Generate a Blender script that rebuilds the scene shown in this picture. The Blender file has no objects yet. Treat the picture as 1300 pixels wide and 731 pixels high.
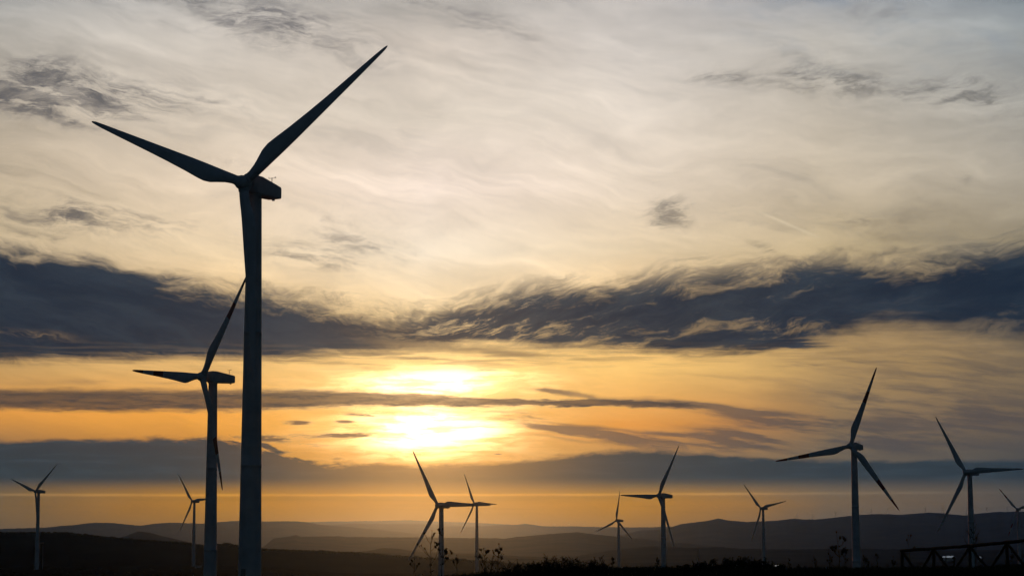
import bpy, bmesh, math, random
import numpy as np
from mathutils import Vector, Matrix, noise as mnoise

R = math.radians
scene = bpy.context.scene
COL = scene.collection
random.seed(7)

# ------------------------------------------------------------------ camera
W, H, F = 1300.0, 731.0, 2600.0          # photograph frame and focal length in its pixels
HORIZON = 690.0
PITCH = math.atan((HORIZON - H / 2) / F)
ROLL = R(0.15)
EYE = Vector((0.0, 0.0, 0.0))            # eye level is z = 0

cam_d = bpy.data.cameras.new('camera')
cam = bpy.data.objects.new('camera', cam_d)
COL.objects.link(cam)
cam_d.sensor_width = 36.0
cam_d.lens = 36.0 * F / W
cam_d.clip_start = 0.2
cam_d.clip_end = 300000.0
cam.matrix_world = Matrix.Rotation(R(90) + PITCH, 4, 'X') @ Matrix.Rotation(-ROLL, 4, 'Z')
scene.camera = cam
CM = cam.matrix_world.to_3x3()


def ray(px, py):
    """direction (unit depth along the view axis) of a point of the picture"""
    return CM @ Vector(((px - W / 2) / F, -(py - H / 2) / F, -1.0))


def azel(px, py):
    d = ray(px, py).normalized()
    return math.atan2(d.x, d.y), math.asin(d.z)


def at(px, py, r):
    """point seen at a picture position, at horizontal distance r"""
    a, e = azel(px, py)
    return Vector((r * math.sin(a), r * math.cos(a), r * math.tan(e)))


# ------------------------------------------------------------------ helpers
def tag(o, label=None, cat=None, group=None, kind=None):
    if label: o['label'] = label
    if cat: o['category'] = cat
    if group: o['group'] = group
    if kind: o['kind'] = kind
    return o


def obj(name, bm, mat, parent=None, smooth=False):
    me = bpy.data.meshes.new(name)
    bm.normal_update()
    bm.to_mesh(me)
    bm.free()
    if smooth:
        for p in me.polygons: p.use_smooth = True
    if mat: me.materials.append(mat)
    o = bpy.data.objects.new(name, me)
    COL.objects.link(o)
    if parent: o.parent = parent
    return o


def empty(name, loc, rz=0.0):
    o = bpy.data.objects.new(name, None)
    o.empty_display_size = 1.0
    COL.objects.link(o)
    o.location = loc
    o.rotation_euler = (0, 0, rz)
    return o


def copy_tree(o, parent=None):
    c = o.copy()
    COL.objects.link(c)
    if parent: c.parent = parent
    for ch in list(o.children): copy_tree(ch, c)
    return c


def loft(bm, rings, cap=True, closed=True):
    """rings of points (all the same length) skinned together"""
    vs = [[bm.verts.new(p) for p in ring] for ring in rings]
    n = len(rings[0])
    for a, b in zip(vs, vs[1:]):
        for i in range(n if closed else n - 1):
            j = (i + 1) % n
            bm.faces.new((a[i], a[j], b[j], b[i]))
    if cap and closed:
        bm.faces.new(list(reversed(vs[0])))
        bm.faces.new(vs[-1])
    return vs


def tube(bm, pts, rads, n=6):
    pts = [Vector(p) for p in pts]
    rings = []
    for i, p in enumerate(pts):
        d = (pts[min(i + 1, len(pts) - 1)] - pts[max(i - 1, 0)]).normalized()
        u = d.cross(Vector((0.13, 0.95, 0.21))).normalized()
        v = d.cross(u)
        rings.append([p + rads[i] * (math.cos(2 * math.pi * k / n) * u + math.sin(2 * math.pi * k / n) * v) for k in range(n)])
    loft(bm, rings)


def box(bm, c, s, rz=0.0):
    m = Matrix.Translation(c) @ Matrix.Rotation(rz, 4, 'Z') @ Matrix.Diagonal((s[0], s[1], s[2], 1))
    bmesh.ops.create_cube(bm, size=1.0, matrix=m)


def lathe(bm, prof, n=32, axis='Z', org=(0, 0, 0)):
    rings = []
    for r, h in prof:
        ring = []
        for k in range(n):
            a = 2 * math.pi * k / n
            if axis == 'Z': p = Vector((r * math.cos(a), r * math.sin(a), h))
            else: p = Vector((r * math.cos(a), -h, r * math.sin(a)))
            ring.append(p + Vector(org))
        rings.append(ring)
    loft(bm, rings)


# ------------------------------------------------------------------ materials
def material(name, col, rough=0.6, spec=0.3, metallic=0.0, var=0.25, scale=1.0, coord='Object', bump=0.0, col2=None):
    m = bpy.data.materials.new(name)
    m.use_nodes = True
    nt = m.node_tree
    b = nt.nodes['Principled BSDF']
    b.inputs['Roughness'].default_value = rough
    b.inputs['Metallic'].default_value = metallic
    b.inputs['Specular IOR Level'].default_value = spec
    tc = nt.nodes.new('ShaderNodeTexCoord')
    no = nt.nodes.new('ShaderNodeTexNoise')
    no.inputs['Scale'].default_value = scale
    no.inputs['Detail'].default_value = 6
    no.inputs['Roughness'].default_value = 0.6
    nt.links.new(tc.outputs[coord], no.inputs['Vector'])
    r = nt.nodes.new('ShaderNodeValToRGB')
    c2 = col2 or tuple(c * (1 - var) for c in col)
    r.color_ramp.elements[0].position = 0.35
    r.color_ramp.elements[0].color = (*c2, 1)
    r.color_ramp.elements[1].position = 0.65
    r.color_ramp.elements[1].color = (*col, 1)
    nt.links.new(no.outputs['Fac'], r.inputs['Fac'])
    nt.links.new(r.outputs['Color'], b.inputs['Base Color'])
    if bump:
        bp = nt.nodes.new('ShaderNodeBump')
        bp.inputs['Strength'].default_value = bump
        bp.inputs['Distance'].default_value = 0.05
        nt.links.new(no.outputs['Fac'], bp.inputs['Height'])
        nt.links.new(bp.outputs['Normal'], b.inputs['Normal'])
    return m


def blade_material(name, striped):
    """white gel coat, with red warning bands along the blade where the photo shows them; grime near the leading edge"""
    m = material(name, (0.74, 0.75, 0.76), rough=0.45, spec=0.4, var=0.12, scale=0.35)
    if not striped: return m
    nt = m.node_tree
    b = nt.nodes['Principled BSDF']
    base = b.inputs['Base Color'].links[0].from_socket
    tc = nt.nodes.new('ShaderNodeTexCoord')
    sx = nt.nodes.new('ShaderNodeSeparateXYZ')
    nt.links.new(tc.outputs['Object'], sx.inputs[0])
    cr = nt.nodes.new('ShaderNodeValToRGB')
    cr.color_ramp.interpolation = 'CONSTANT'
    mp = nt.nodes.new('ShaderNodeMath'); mp.operation = 'DIVIDE'; mp.inputs[1].default_value = 40.0
    nt.links.new(sx.outputs['Z'], mp.inputs[0])
    nt.links.new(mp.outputs[0], cr.inputs['Fac'])
    e = cr.color_ramp.elements
    e[0].position = 0.0; e[0].color = (0, 0, 0, 1)
    e[1].position = 0.55; e[1].color = (1, 1, 1, 1)
    for p, v in ((0.69, 0), (0.84, 1)):
        q = e.new(p); q.color = (v, v, v, 1)
    mx = nt.nodes.new('ShaderNodeMix'); mx.data_type = 'RGBA'
    nt.links.new(cr.outputs['Color'], mx.inputs['Factor'])
    nt.links.new(base, mx.inputs['A'])
    mx.inputs['B'].default_value = (0.27, 0.03, 0.022, 1)
    nt.links.new(mx.outputs['Result'], b.inputs['Base Color'])
    return m


M_TOWER = material('tower_paint', (0.74, 0.75, 0.76), rough=0.5, spec=0.35, var=0.22, scale=0.22)
M_NAC = material('nacelle_fibreglass', (0.70, 0.71, 0.72), rough=0.5, spec=0.35, var=0.15, scale=0.5)
M_BLADE = blade_material('blade_gelcoat', False)
M_BLADE_RED = blade_material('blade_gelcoat_banded', True)
M_STEEL = material('galvanised_steel', (0.35, 0.36, 0.37), rough=0.45, metallic=0.6, scale=4)
M_WOOD = material('weathered_wood', (0.11, 0.08, 0.055), rough=0.9, spec=0.1, var=0.5, scale=6, bump=0.6)
M_LEAF = material('shrub_leaf', (0.06, 0.075, 0.03), rough=0.7, spec=0.2, var=0.45, scale=3)
M_TWIG = material('twig_bark', (0.07, 0.055, 0.04), rough=0.9, spec=0.1, var=0.4, scale=8)
M_DRY = material('dry_weed', (0.13, 0.10, 0.06), rough=0.9, spec=0.1, var=0.4, scale=8)
M_GRASS = material('dry_grass', (0.09, 0.085, 0.04), rough=0.9, spec=0.1, var=0.5, scale=2)
M_GROUND = material('heath_ground', (0.034, 0.034, 0.022), rough=1.0, spec=0.0, scale=0.05, bump=0.4, col2=(0.014, 0.017, 0.011))
M_HILL = material('hill_scrub', (0.050, 0.048, 0.036), rough=1.0, spec=0.0, scale=0.0035, col2=(0.022, 0.025, 0.018))
M_WOODS = material('evergreen_crowns', (0.045, 0.055, 0.025), rough=0.9, spec=0.1, scale=0.2, col2=(0.022, 0.028, 0.014))
M_CONCRETE = material('concrete', (0.42, 0.41, 0.39), rough=0.9, spec=0.2, scale=1.5)
M_WALL = material('rendered_wall', (0.6, 0.58, 0.53), rough=0.9, spec=0.2, scale=0.6)
M_ROOF = material('sheet_metal_roof', (0.75, 0.76, 0.78), rough=0.22, metallic=1.0, var=0.15, scale=0.4)

# ------------------------------------------------------------------ terrain
# turbines: hub and blade tips as seen in the photograph, blades red-banded?
TURB = [
    # hub px, blade length px, rotor foreshortening, tip used for the phase, striped
    dict(hub=(309, 232.5), tips=((493, 57), (117, 154), (314, 485)), red=False, vane=True,
         label='largest and nearest white turbine towering over the others, weather mast on its housing', yaw=33),
    dict(hub=(257, 478), tips=((318.8, 339.7), (169.2, 479.7), (283, 614.6)), red=True, vane=True,
         label='turbine with red-banded blades partly hidden behind the biggest turbine tower', yaw=55),
    dict(hub=(45, 623.5), tips=((70, 587), (14, 612), (46, 672)), red=False,
         label='lone small turbine standing on the dark heath by the left edge', yaw=50),
    dict(hub=(244, 636), tips=((228, 603), (230, 675), (277, 630)), red=False,
         label='small turbine just left of the red-banded turbine tower, one blade crossing behind that tower', yaw=41),
    dict(hub=(555.7, 641.3), tips=((524, 572), (623, 640), (520, 712)), red=False,
         label='turbine under the sun with its upper blade pointing into the glare', yaw=34),
    dict(hub=(602, 639), tips=((590, 602), (631, 638), (585, 678)), red=False,
         label='small turbine right of the one under the sun, touched by its level blade', yaw=47),
    dict(hub=(782.5, 660.5), tips=((786.5, 622), (756, 675), (804, 685)), red=False,
         label='small low turbine whose upright blade meets the level blade of its bigger neighbour', yaw=44),
    dict(hub=(836, 629), tips=((862, 565), (787, 630), (856, 692)), red=False,
         label='middle-sized turbine with a level blade reaching to a small turbine beside it', yaw=49),
    dict(hub=(966, 645), tips=((944, 614), (998, 636), (955, 685)), red=False,
         label='small turbine before the dark ridge, between the banded tall turbine and the dark mound', yaw=39),
    dict(hub=(1079.5, 566), tips=((1113, 467), (984, 583), (1139, 647)), red=True,
         label='tall turbine with red-banded blades spread wide against the grey ridge', yaw=25),
    dict(hub=(1226, 599.5), tips=((1190, 527), (1297, 596), (1191, 675)), red=False,
         label='tall plain turbine rising behind the wooden fence with one blade level', yaw=34),
    dict(hub=(1291, 646), tips=((1266, 616), (1284, 677), (1322, 643)), red=True,
         label='small turbine cut by the right edge of the photo behind the fence', yaw=30),
]
BLADE, HUB_H, HUB_X = 40.0, 78.0, 4.1
for t in TURB:
    rel = [(x - t['hub'][0], t['hub'][1] - y) for x, y in t['tips']]
    Lp = math.sqrt(2 / 3 * sum(v * v for _, v in rel))
    cx = math.sqrt(2 / 3 * sum(u * u for u, _ in rel)) / Lp
    t['L'] = Lp
    s = sum((complex(v, u / cx) / abs(complex(v, u / cx))) ** 3 for u, v in rel)
    t['phase'] = math.atan2(s.imag, s.real) / 3
    d = F * BLADE / Lp
    t['pos'] = ray(*t['hub']) * d
    al, _ = azel(*t['hub'])
    t['head'] = math.acos(min(0.985, cx)) + al
    h = t['head']
    t['base'] = t['pos'] - Vector((-math.sin(h) * HUB_X, -math.cos(h) * HUB_X, HUB_H))


def interp(tab, x):
    if x <= tab[0][0]: return tab[0][1]
    for (a, b), (c, d) in zip(tab, tab[1:]):
        if x <= c:
            s = (x - a) / (c - a)
            return b + (d - b) * s
    return tab[-1][1]


def sstep(a, b, x):
    s = min(1, max(0, (x - a) / (b - a)))
    return s * s * (3 - 2 * s)


# lie of the land: (azimuth as picture x, distance, height)
CTRL = []
for t in TURB:
    p = t['base']
    CTRL.append((math.atan2(p.x, p.y), math.log(math.hypot(p.x, p.y)), p.z))
for px in range(-1300, 2700, 200):
    a = math.atan((px - 650) / F)
    CTRL.append((a, math.log(230), -8.0))
    CTRL.append((a, math.log(7000), -62.0))
    CTRL.append((a, math.log(3600), -27 if px < 330 else -40 if px < 700 else -58))
CA, CR, CZ = (np.array(v) for v in zip(*CTRL))
CREST = [(-2000, 745), (0, 742), (420, 741), (560, 733), (640, 727), (760, 722), (860, 722.5), (1000, 723), (1130, 723), (1240, 721), (1300, 719.5), (1600, 716), (3000, 720)]
CREST_R = 96.0


def crest_z(a):
    px = 650 + F * math.tan(max(-1.2, min(1.2, a)))
    return -(interp(CREST, px) - HORIZON) * CREST_R / F


def ground_z(x, y):
    r = math.hypot(x, y)
    a = math.atan2(x, y)
    if r < 1e-6: return -1.75
    lr = math.log(max(r, 1))
    w = 1.0 / (((a - CA) / 0.05) ** 2 + ((lr - CR) / 0.30) ** 2 + 0.0008) ** 1.6
    zm = float((w * CZ).sum() / w.sum())
    if r > 7000: zm = zm + (-62 - zm) * sstep(7000, 9000, r)
    zc = crest_z(a)
    if r < CREST_R: zn = -1.75 + (zc + 1.75) * sstep(6, CREST_R, r)
    else: zn = zc - 6.0 * sstep(0, 1, (r - CREST_R) / 150) - (r - CREST_R) * 0.004
    k = sstep(CREST_R + 25, 250, r)
    z = zn + (zm - zn) * k
    nz = 0.10 * sstep(3, 40, r) * mnoise.noise(Vector((x * 0.35, y * 0.35, 3)))
    nz += 0.07 * sstep(3, 40, r) * mnoise.noise(Vector((x * 1.3, y * 0.9, 8)))
    nz += 0.8 * sstep(150, 500, r) * mnoise.noise(Vector((x * 0.012, y * 0.012, 5)))
    return z + nz


def build_ground():
    azs = []
    a = -180.0
    while a < 180.0 - 1e-6:
        azs.append(R(a))
        a += 0.07 if abs(a + 0.03) < 17 else (0.5 if abs(a) < 30 else 3.0)
    rs = [1.2]
    while rs[-1] < 60000:
        q = rs[-1]
        rs.append(q * (1.022 if 40 < q < 150 else 1.06))
    rs[-1] = 60000.0
    bm = bmesh.new()
    c = bm.verts.new((0, 0, -1.75))
    rows = []
    for r in rs:
        rows.append([bm.verts.new((r * math.sin(t), r * math.cos(t), ground_z(r * math.sin(t), r * math.cos(t)))) for t in azs])
    n = len(azs)
    for i in range(n):
        bm.faces.new((c, rows[0][(i + 1) % n], rows[0][i]))
    for A, B in zip(rows, rows[1:]):
        for i in range(n):
            j = (i + 1) % n
            bm.faces.new((A[i], A[j], B[j], B[i]))
    o = obj('ground', bm, M_GROUND, smooth=True)
    tag(o, kind='structure')
    return o


build_ground()


def ridge(name, dist, prof, foot, width, rough=1.0, step=2.0, seed=0):
    """a real range of hills: crest heights along an arc, falling away to the plain before and behind it"""
    bm = bmesh.new()
    px0, px1 = prof[0][0], prof[-1][0]
    n = int((px1 - px0) / step) + 1
    sec = [-1.0, -0.82, -0.66, -0.52, -0.4, -0.3, -0.21, -0.13, -0.06, 0.0, 0.08, 0.2, 0.4, 0.7, 1.0]
    rows = []
    for i in range(n):
        px = px0 + (px1 - px0) * i / (n - 1)
        py = interp(prof, px)
        a, e = azel(px, py)
        zc = dist * math.tan(e)
        zc += rough * dist / F * (0.9 * mnoise.noise(Vector((px * 0.06, seed, 0))) + 0.6 * mnoise.noise(Vector((px * 0.19, seed, 4))) + 0.35 * mnoise.noise(Vector((px * 0.5, seed, 9))))
        dcrest = dist * (1 + 0.02 * mnoise.noise(Vector((px * 0.012, seed, 7))))
        row = []
        for s in sec:
            r = dcrest + s * width
            k = (1 - abs(s))
            k = k * k * (3 - 2 * k) * 0.45 + 0.55 * k ** 1.5
            x, y = r * math.sin(a), r * math.cos(a)
            gul = mnoise.fractal(Vector((x / dist * 22, y / dist * 22, seed)), 0.9, 2.1, 5)
            z = foot + (zc - foot) * k + (zc - foot) * 0.22 * gul * min(1, abs(s) * 5) * (1 - abs(s))
            if abs(s) > 0.99: z = foot - 30
            row.append(bm.verts.new((x, y, z)))
        rows.append(row)
    for A, B in zip(rows, rows[1:]):
        for i in range(len(sec) - 1):
            bm.faces.new((A[i], B[i], B[i + 1], A[i + 1]))
    o = obj(name, bm, M_HILL, smooth=True)
    tag(o, kind='structure')
    return o


P_HEATH = [(-900, 684), (-300, 678), (-60, 675.5), (0, 675.6), (83, 676), (125, 680.5), (173, 685), (221, 687.6), (256, 691.6), (291, 690.4), (305, 693.5),
           (336, 697), (400, 699), (450, 701), (520, 706), (600, 711), (660, 715), (760, 720), (900, 724)]
ridge('heath_hill', 2950, P_HEATH, -45, 520, rough=0.35, seed=1)
ridge('hills', 7200, [(400, 708), (440, 702), (465, 699), (487, 695), (505, 696), (529, 699.5), (600, 702.5), (667, 706), (720, 709), (760, 713)], -62, 1500, rough=0.7, seed=2)
ridge('hills', 8200, [(700, 712), (756, 701), (788, 696.5), (828, 693), (880, 695), (916, 694), (941, 696), (1010, 697), (1100, 696), (1200, 698), (1320, 697), (1700, 700)], -62, 1700, rough=0.6, seed=3)
ridge('hills', 9000, [(120, 692), (145, 684), (162, 679), (175, 674), (190, 676), (205, 680), (223, 684), (250, 690), (280, 694)], -62, 1200, rough=0.5, seed=4)
ridge('hills', 12500, [(300, 704), (322, 699), (337, 692), (347, 683), (360, 681.5), (368, 680.5), (375, 678.8), (383, 681), (430, 680), (440, 681), (500, 681.5), (560, 682), (600, 682.5), (640, 683), (674, 679.5), (705, 677),
                       (733, 675), (757, 678), (800, 682), (860, 688), (920, 694)], -62, 2600, rough=0.7, seed=5)
ridge('mountain_ridge', 19500, [(740, 690), (780, 681), (800, 675.5), (815, 672.6), (824, 672.2), (840, 672), (855, 668), (864, 664.8), (880, 663), (897, 661), (912, 657.6), (922, 659.5), (947, 662), (985, 660.5), (1009, 657.6),
                                (1022, 659), (1037, 658.8), (1065, 656), (1092, 653), (1120, 651.8), (1145, 653), (1179, 650), (1200, 651), (1224, 653.5), (1245, 651), (1265, 649.5), (1300, 649.5), (1450, 646), (1900, 655)], -62, 4200, rough=0.5, seed=6)
ridge('hills', 24000, [(-900, 668), (-200, 673), (0, 671), (60, 669), (101, 665), (122, 662.3), (152, 664), (178, 667), (195, 664.5), (211, 663), (254, 664), (280, 662), (305, 660.2), (330, 661.4), (363, 661.4), (380, 661.8), (391, 662.5), (406, 666), (440, 668), (500, 674), (560, 680)], -62, 5000, rough=0.6, seed=7)
ridge('hills', 31000, [(300, 674), (380, 668), (442, 664.5), (482, 664.5), (538, 664), (560, 666), (600, 668.4), (622, 667), (657, 665.5), (666, 664.3), (691, 667.4), (729, 667.4), (760, 668.5), (806, 669), (850, 668), (920, 672), (1000, 680)], -62, 6000, rough=0.4, seed=8)
ridge('hills', 40000, [(-900, 664), (0, 674), (200, 668), (420, 661.5), (520, 660), (600, 663), (700, 668), (900, 670), (1300, 668), (1900, 668)], -62, 8000, rough=0.4, seed=9)


# ------------------------------------------------------------------ wind turbines
def blade_bm():
    bm = bmesh.new()
    st = [(0.9, 1.0, 1.0), (2.6, 1.0, 1.0), (4.0, 1.15, 0.86), (5.6, 1.45, 0.6), (7.2, 1.75, 0.42), (8.8, 1.86, 0.34), (10.5, 1.8, 0.29), (14, 1.58, 0.25), (19, 1.30, 0.22), (24, 1.06, 0.2),
          (29, 0.84, 0.19), (33.5, 0.64, 0.18), (37, 0.47, 0.17), (39, 0.33, 0.17), (39.7, 0.2, 0.17), (40, 0.06, 0.17)]
    N = 20
    rings = []
    for r, half, th in st:
        tw = R(13) * max(0, 1 - r / 24) + R(2)
        chord = 2 * half * 0.95
        lead = 0.95 if r > 3 else half * 0.95
        lead = min(lead, 0.95) * (1 if r < 12 else max(0.28, 1 - (r - 12) / 42)) if r > 3 else lead
        lead = min(lead, chord * 0.5)
        ring = []
        for k in range(N):
            a = 2 * math.pi * k / N
            c, s = math.cos(a), math.sin(a)
            # leading edge at +X, trailing edge towards -X; section thins towards the trailing edge
            x = lead - chord * (1 - c) / 2
            rnd = min(1.0, max(0.0, (1.0 - th) / 0.4))
            tt = (1 + c) / 2
            y = s * chord * th / 2 * (1 - rnd + rnd * (0.35 + 1.3 * tt - 0.65 * tt * tt))
            ring.append(Vector((x * math.cos(tw) - y * math.sin(tw), x * math.sin(tw) + y * math.cos(tw) - 0.0006 * r * r, r)))
        rings.append(ring)
    loft(bm, rings)
    return bm


def nacelle_bm():
    bm = bmesh.new()
    # cross sections along y: (y, half width, z bottom, z top, roundness)
    S = [(-2.1, 0.95, -0.85, 1.0), (-1.9, 1.35, -1.35, 1.5), (-0.9, 1.62, -1.74, 1.98), (0.6, 1.72, -1.78, 1.94), (4.0, 1.70, -1.72, 1.42), (7.2, 1.60, -1.58, 0.94), (7.55, 1.5, -1.5, 0.82), (7.7, 1.34, -1.3, 0.62)]
    N = 28
    rings = []
    for y, w, zb, zt in S:
        ring = []
        for k in range(N):
            a = 2 * math.pi * k / N
            c, s = math.cos(a), math.sin(a)
            e = 0.22
            x = w * math.copysign(abs(c) ** e, c)
            z = (zt + zb) / 2 + (zt - zb) / 2 * math.copysign(abs(s) ** e, s)
            ring.append(Vector((x, y, z)))
        rings.append(ring)
    loft(bm, rings)
    box(bm, (0, 6.9, -1.72), (0.5, 0.35, 0.3))
    return bm


def vane_bm():
    bm = bmesh.new()
    tube(bm, [(0, 0, 0), (0, 0, 1.75)], [0.085, 0.07], 8)
    tube(bm, [(-0.75, 0, 1.6), (0.75, 0, 1.6)], [0.04, 0.04], 6)
    tube(bm, [(-0.72, 0, 1.6), (-0.72, 0, 1.85)], [0.04, 0.09], 6)
    box(bm, (0.74, 0.1, 1.74), (0.04, 0.4, 0.2))
    box(bm, (0, 0, 0.06), (0.4, 0.4, 0.12))
    return bm


def hub_bm():
    bm = bmesh.new()
    lathe(bm, [(0.05, 2.05), (0.6, 1.95), (1.05, 1.6), (1.38, 1.0), (1.5, 0.3), (1.5, -0.6), (1.38, -1.0), (0.6, -1.1)], 32, 'Y')
    for k in range(3):
        a = 2 * math.pi * k / 3
        d = Vector((math.sin(a), 0, math.cos(a)))
        tube(bm, [d * 0.4, d * 1.55, d * 1.75], [1.12, 1.06, 1.0], 24)
    return bm


def tower_bm(h=76.3):
    bm = bmesh.new()
    prof = [(2.28, -3.0), (2.28, 0.0)]
    n = 24
    cuts = (0.30, 0.64)
    for i in range(1, n + 1):
        s = i / n
        rad = 2.26 - 0.86 * s ** 1.05
        if i == n: prof += [(rad, h - 0.35), (rad + 0.09, h - 0.33), (rad + 0.09, h)]
        else:
            prof.append((rad, s * h))
            for c in cuts:
                if s <= c < (i + 1) / n:
                    z = c * h
                    rr = 2.26 - 0.86 * c ** 1.05
                    prof += [(rr, z), (rr + 0.035, z + 0.02), (rr + 0.035, z + 0.2), (rr, z + 0.22)]
    lathe(bm, prof, 40)
    return bm


def door_bm():
    bm = bmesh.new()
    box(bm, (0, -2.3, 2.1), (0.95, 0.16, 2.1))
    box(bm, (0, -3.0, 0.5), (1.3, 1.5, 0.12))
    for k in range(3): box(bm, (0, -3.9 - 0.28 * k, 0.36 - 0.17 * k), (1.1, 0.28, 0.06))
    return bm


def make_turbine(striped):
    root = empty('wind_turbine', (0, 0, 0))
    tw = obj('tower', tower_bm(), M_TOWER, root, smooth=True)
    obj('door', door_bm(), M_STEEL, tw)
    na = obj('nacelle', nacelle_bm(), M_NAC, root, smooth=True)
    na.location = (0, 0, HUB_H)
    va = obj('wind_vane', vane_bm(), M_STEEL, na)
    va.location = (0, 6.3, 1.02)
    hu = obj('hub', hub_bm(), M_NAC, root, smooth=True)
    hu.location = (0, -HUB_X, HUB_H)
    bl0 = obj('blade', blade_bm(), M_BLADE_RED if striped else M_BLADE, root, smooth=True)
    bl = [bl0]
    for k in (1, 2):
        b = bl0.copy(); COL.objects.link(b); b.parent = root
        bl.append(b)
    for b in bl: b.location = (0, -HUB_X, HUB_H)
    return root


def pose(root, t):
    root.location = t['base']
    root.rotation_euler = (0, 0, -t['head'])
    k = 0
    for ch in root.children:
        nm = ch.name.split('.')[0]
        tilt = Matrix.Rotation(R(-3.0), 4, 'X')
        if nm == 'hub':
            ch.rotation_euler = (tilt @ Matrix.Rotation(t['phase'], 4, 'Y')).to_euler()
        elif nm == 'blade':
            ch.rotation_euler = (tilt @ Matrix.Rotation(t['phase'] + 2 * math.pi * k / 3, 4, 'Y') ).to_euler()
            k += 1


protos = {}
for t in TURB:
    s = t['red']
    if s not in protos:
        protos[s] = o = make_turbine(s)
    else:
        o = copy_tree(protos[s])
    pose(o, t)
    tag(o, t['label'], 'wind turbine', 'wind turbines of the near wind farm')


# the turbines on the far skylines, a few pixels tall each
def far_turbine_mesh(phase, yaw):
    bm = bmesh.new()
    tube(bm, [(0, 0, -12), (0, 0, 46)], [1.9, 1.2], 8)
    box(bm, (0, 1.0, 46.6), (2.4, 7, 2.4))
    for k in range(3):
        a = phase + 2 * math.pi * k / 3
        d = Vector((math.sin(a), 0, math.cos(a)))
        o = Vector((0, -3.2, 46.6))
        tube(bm, [o, o + d * 6, o + d * 25], [0.8, 1.3, 0.3], 6)
    return bm


FAR = []
E_TAB = [(680.6, 667.0), (704.6, 668), (723, 668), (742, 668.3), (806, 669.5)]
D_TAB = [(1011.6, 658.5), (1032.4, 659.5), (1061.5, 657), (1106, 653.2), (1127, 652.8), (1175, 651), (1197, 651.5), (1227, 654), (1253, 651), (1279, 650)]
D_SAY = ['on the ridge peak nearest the small turbine before it', 'on the dip beside the ridge peak', 'just left of the tall banded turbine tower', 'just right of the tall banded turbine tower',
         'above the low blade tip of the banded turbine', 'on the crest left of the fence turbine lower blade', 'just right of the fence turbine lower blade', 'hidden half by the fence turbine tower',
         'on the crest between the two turbines behind the fence', 'beside the top blade of the edge turbine']
E_SAY = ['on the pale ridge, first right of its low knoll', 'on the pale ridge, second right of its low knoll', 'on the pale ridge, third right of its low knoll', 'on the pale ridge, left of the small upright-bladed turbine', 'on the pale ridge between two nearer turbines']
far_meshes = [far_turbine_mesh(ph, 0) for ph in (0.2, 0.9, 1.6)]
far_me = []
for b in far_meshes:
    o = obj('wind_turbine', b, M_TOWER)
    far_me.append(o.data); bpy.data.objects.remove(o)
for tab, dist, say, sc in ((E_TAB, 31000, E_SAY, 1.1), (D_TAB, 19500, D_SAY, 1.0)):
    for i, (x, y) in enumerate(tab):
        o = bpy.data.objects.new('wind_turbine', far_me[i % 3])
        COL.objects.link(o)
        o.location = at(x, y + 0.8, dist)
        o.scale = (sc, sc, sc)
        o.rotation_euler = (0, 0, R(-25 - 12 * (i % 4)))
        tag(o, 'tiny far-off turbine ' + say[i], 'wind turbine', 'tiny turbines on the far skyline')


# ------------------------------------------------------------------ wooden fence
def build_fence():
    top = [(1145, 699.2), (1185, 696.3), (1231, 693.0), (1278, 688.4), (1325, 684.0), (1373, 679.5)]
    dist = [119, 117, 114, 111, 108.5, 106]
    P = [at(x, y, d) for (x, y), d in zip(top, dist)]
    root = empty('wooden_fence', P[0] - Vector((0, 0, 1.5)))
    tag(root, 'dark rustic log fence with slanting braces under its rail', 'fence')
    o0 = root.location

    def log(name, a, b, ra, rb, ext=0.0, seed=0):
        bm = bmesh.new()
        a, b = Vector(a) - o0, Vector(b) - o0
        d = (b - a).normalized()
        a, b = a - d * ext, b + d * ext
        rnd = random.Random(seed)
        n = 7
        pts = [a + (b - a) * i / n + Vector((rnd.uniform(-1, 1), rnd.uniform(-1, 1), rnd.uniform(-1, 1))) * 0.014 for i in range(n + 1)]
        rads = [(ra + (rb - ra) * i / n) * rnd.uniform(0.94, 1.07) for i in range(n + 1)]
        tube(bm, pts, rads, 10)
        return obj(name, bm, M_WOOD, root, smooth=True)
    for i, p in enumerate(P):
        gz = min(ground_z(p.x, p.y), p.z - 1.35)
        log('post', (p.x, p.y, gz - 0.3), (p.x, p.y, p.z - 0.02), 0.085, 0.078, 0.0, i)
    for i, (a, b) in enumerate(zip(P, P[1:])):
        log('rail', a + Vector((0, -0.05, 0.02)), b + Vector((0, -0.05, 0.02)), 0.092, 0.086, 0.09, 20 + i)
        m = (a + b) / 2
        m.z = (a.z + b.z) / 2 - 1.28
        dl = (b - a).normalized()
        log('brace', a + dl * 0.1 + Vector((0, -0.09, -0.1)), m - dl * 0.12 + Vector((0, -0.09, 0)), 0.07, 0.07, 0, 40 + i)
        log('brace', b - dl * 0.1 + Vector((0, -0.09, -0.1)), m + dl * 0.12 + Vector((0, -0.09, 0)), 0.07, 0.07, 0, 60 + i)


build_fence()


# ------------------------------------------------------------------ shrubs, weeds, grass
def leaf(bm, p, d, ln, wd, rnd):
    d = d.normalized()
    u = d.cross(Vector((rnd.uniform(-1, 1), rnd.uniform(-1, 1), rnd.uniform(-1, 1)))).normalized()
    n = d.cross(u)
    v = [bm.verts.new(p), bm.verts.new(p + d * ln * 0.45 + u * wd / 2 + n * wd * 0.15), bm.verts.new(p + d * ln), bm.verts.new(p + d * ln * 0.45 - u * wd / 2 + n * wd * 0.15)]
    bm.faces.new(v)


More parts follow.
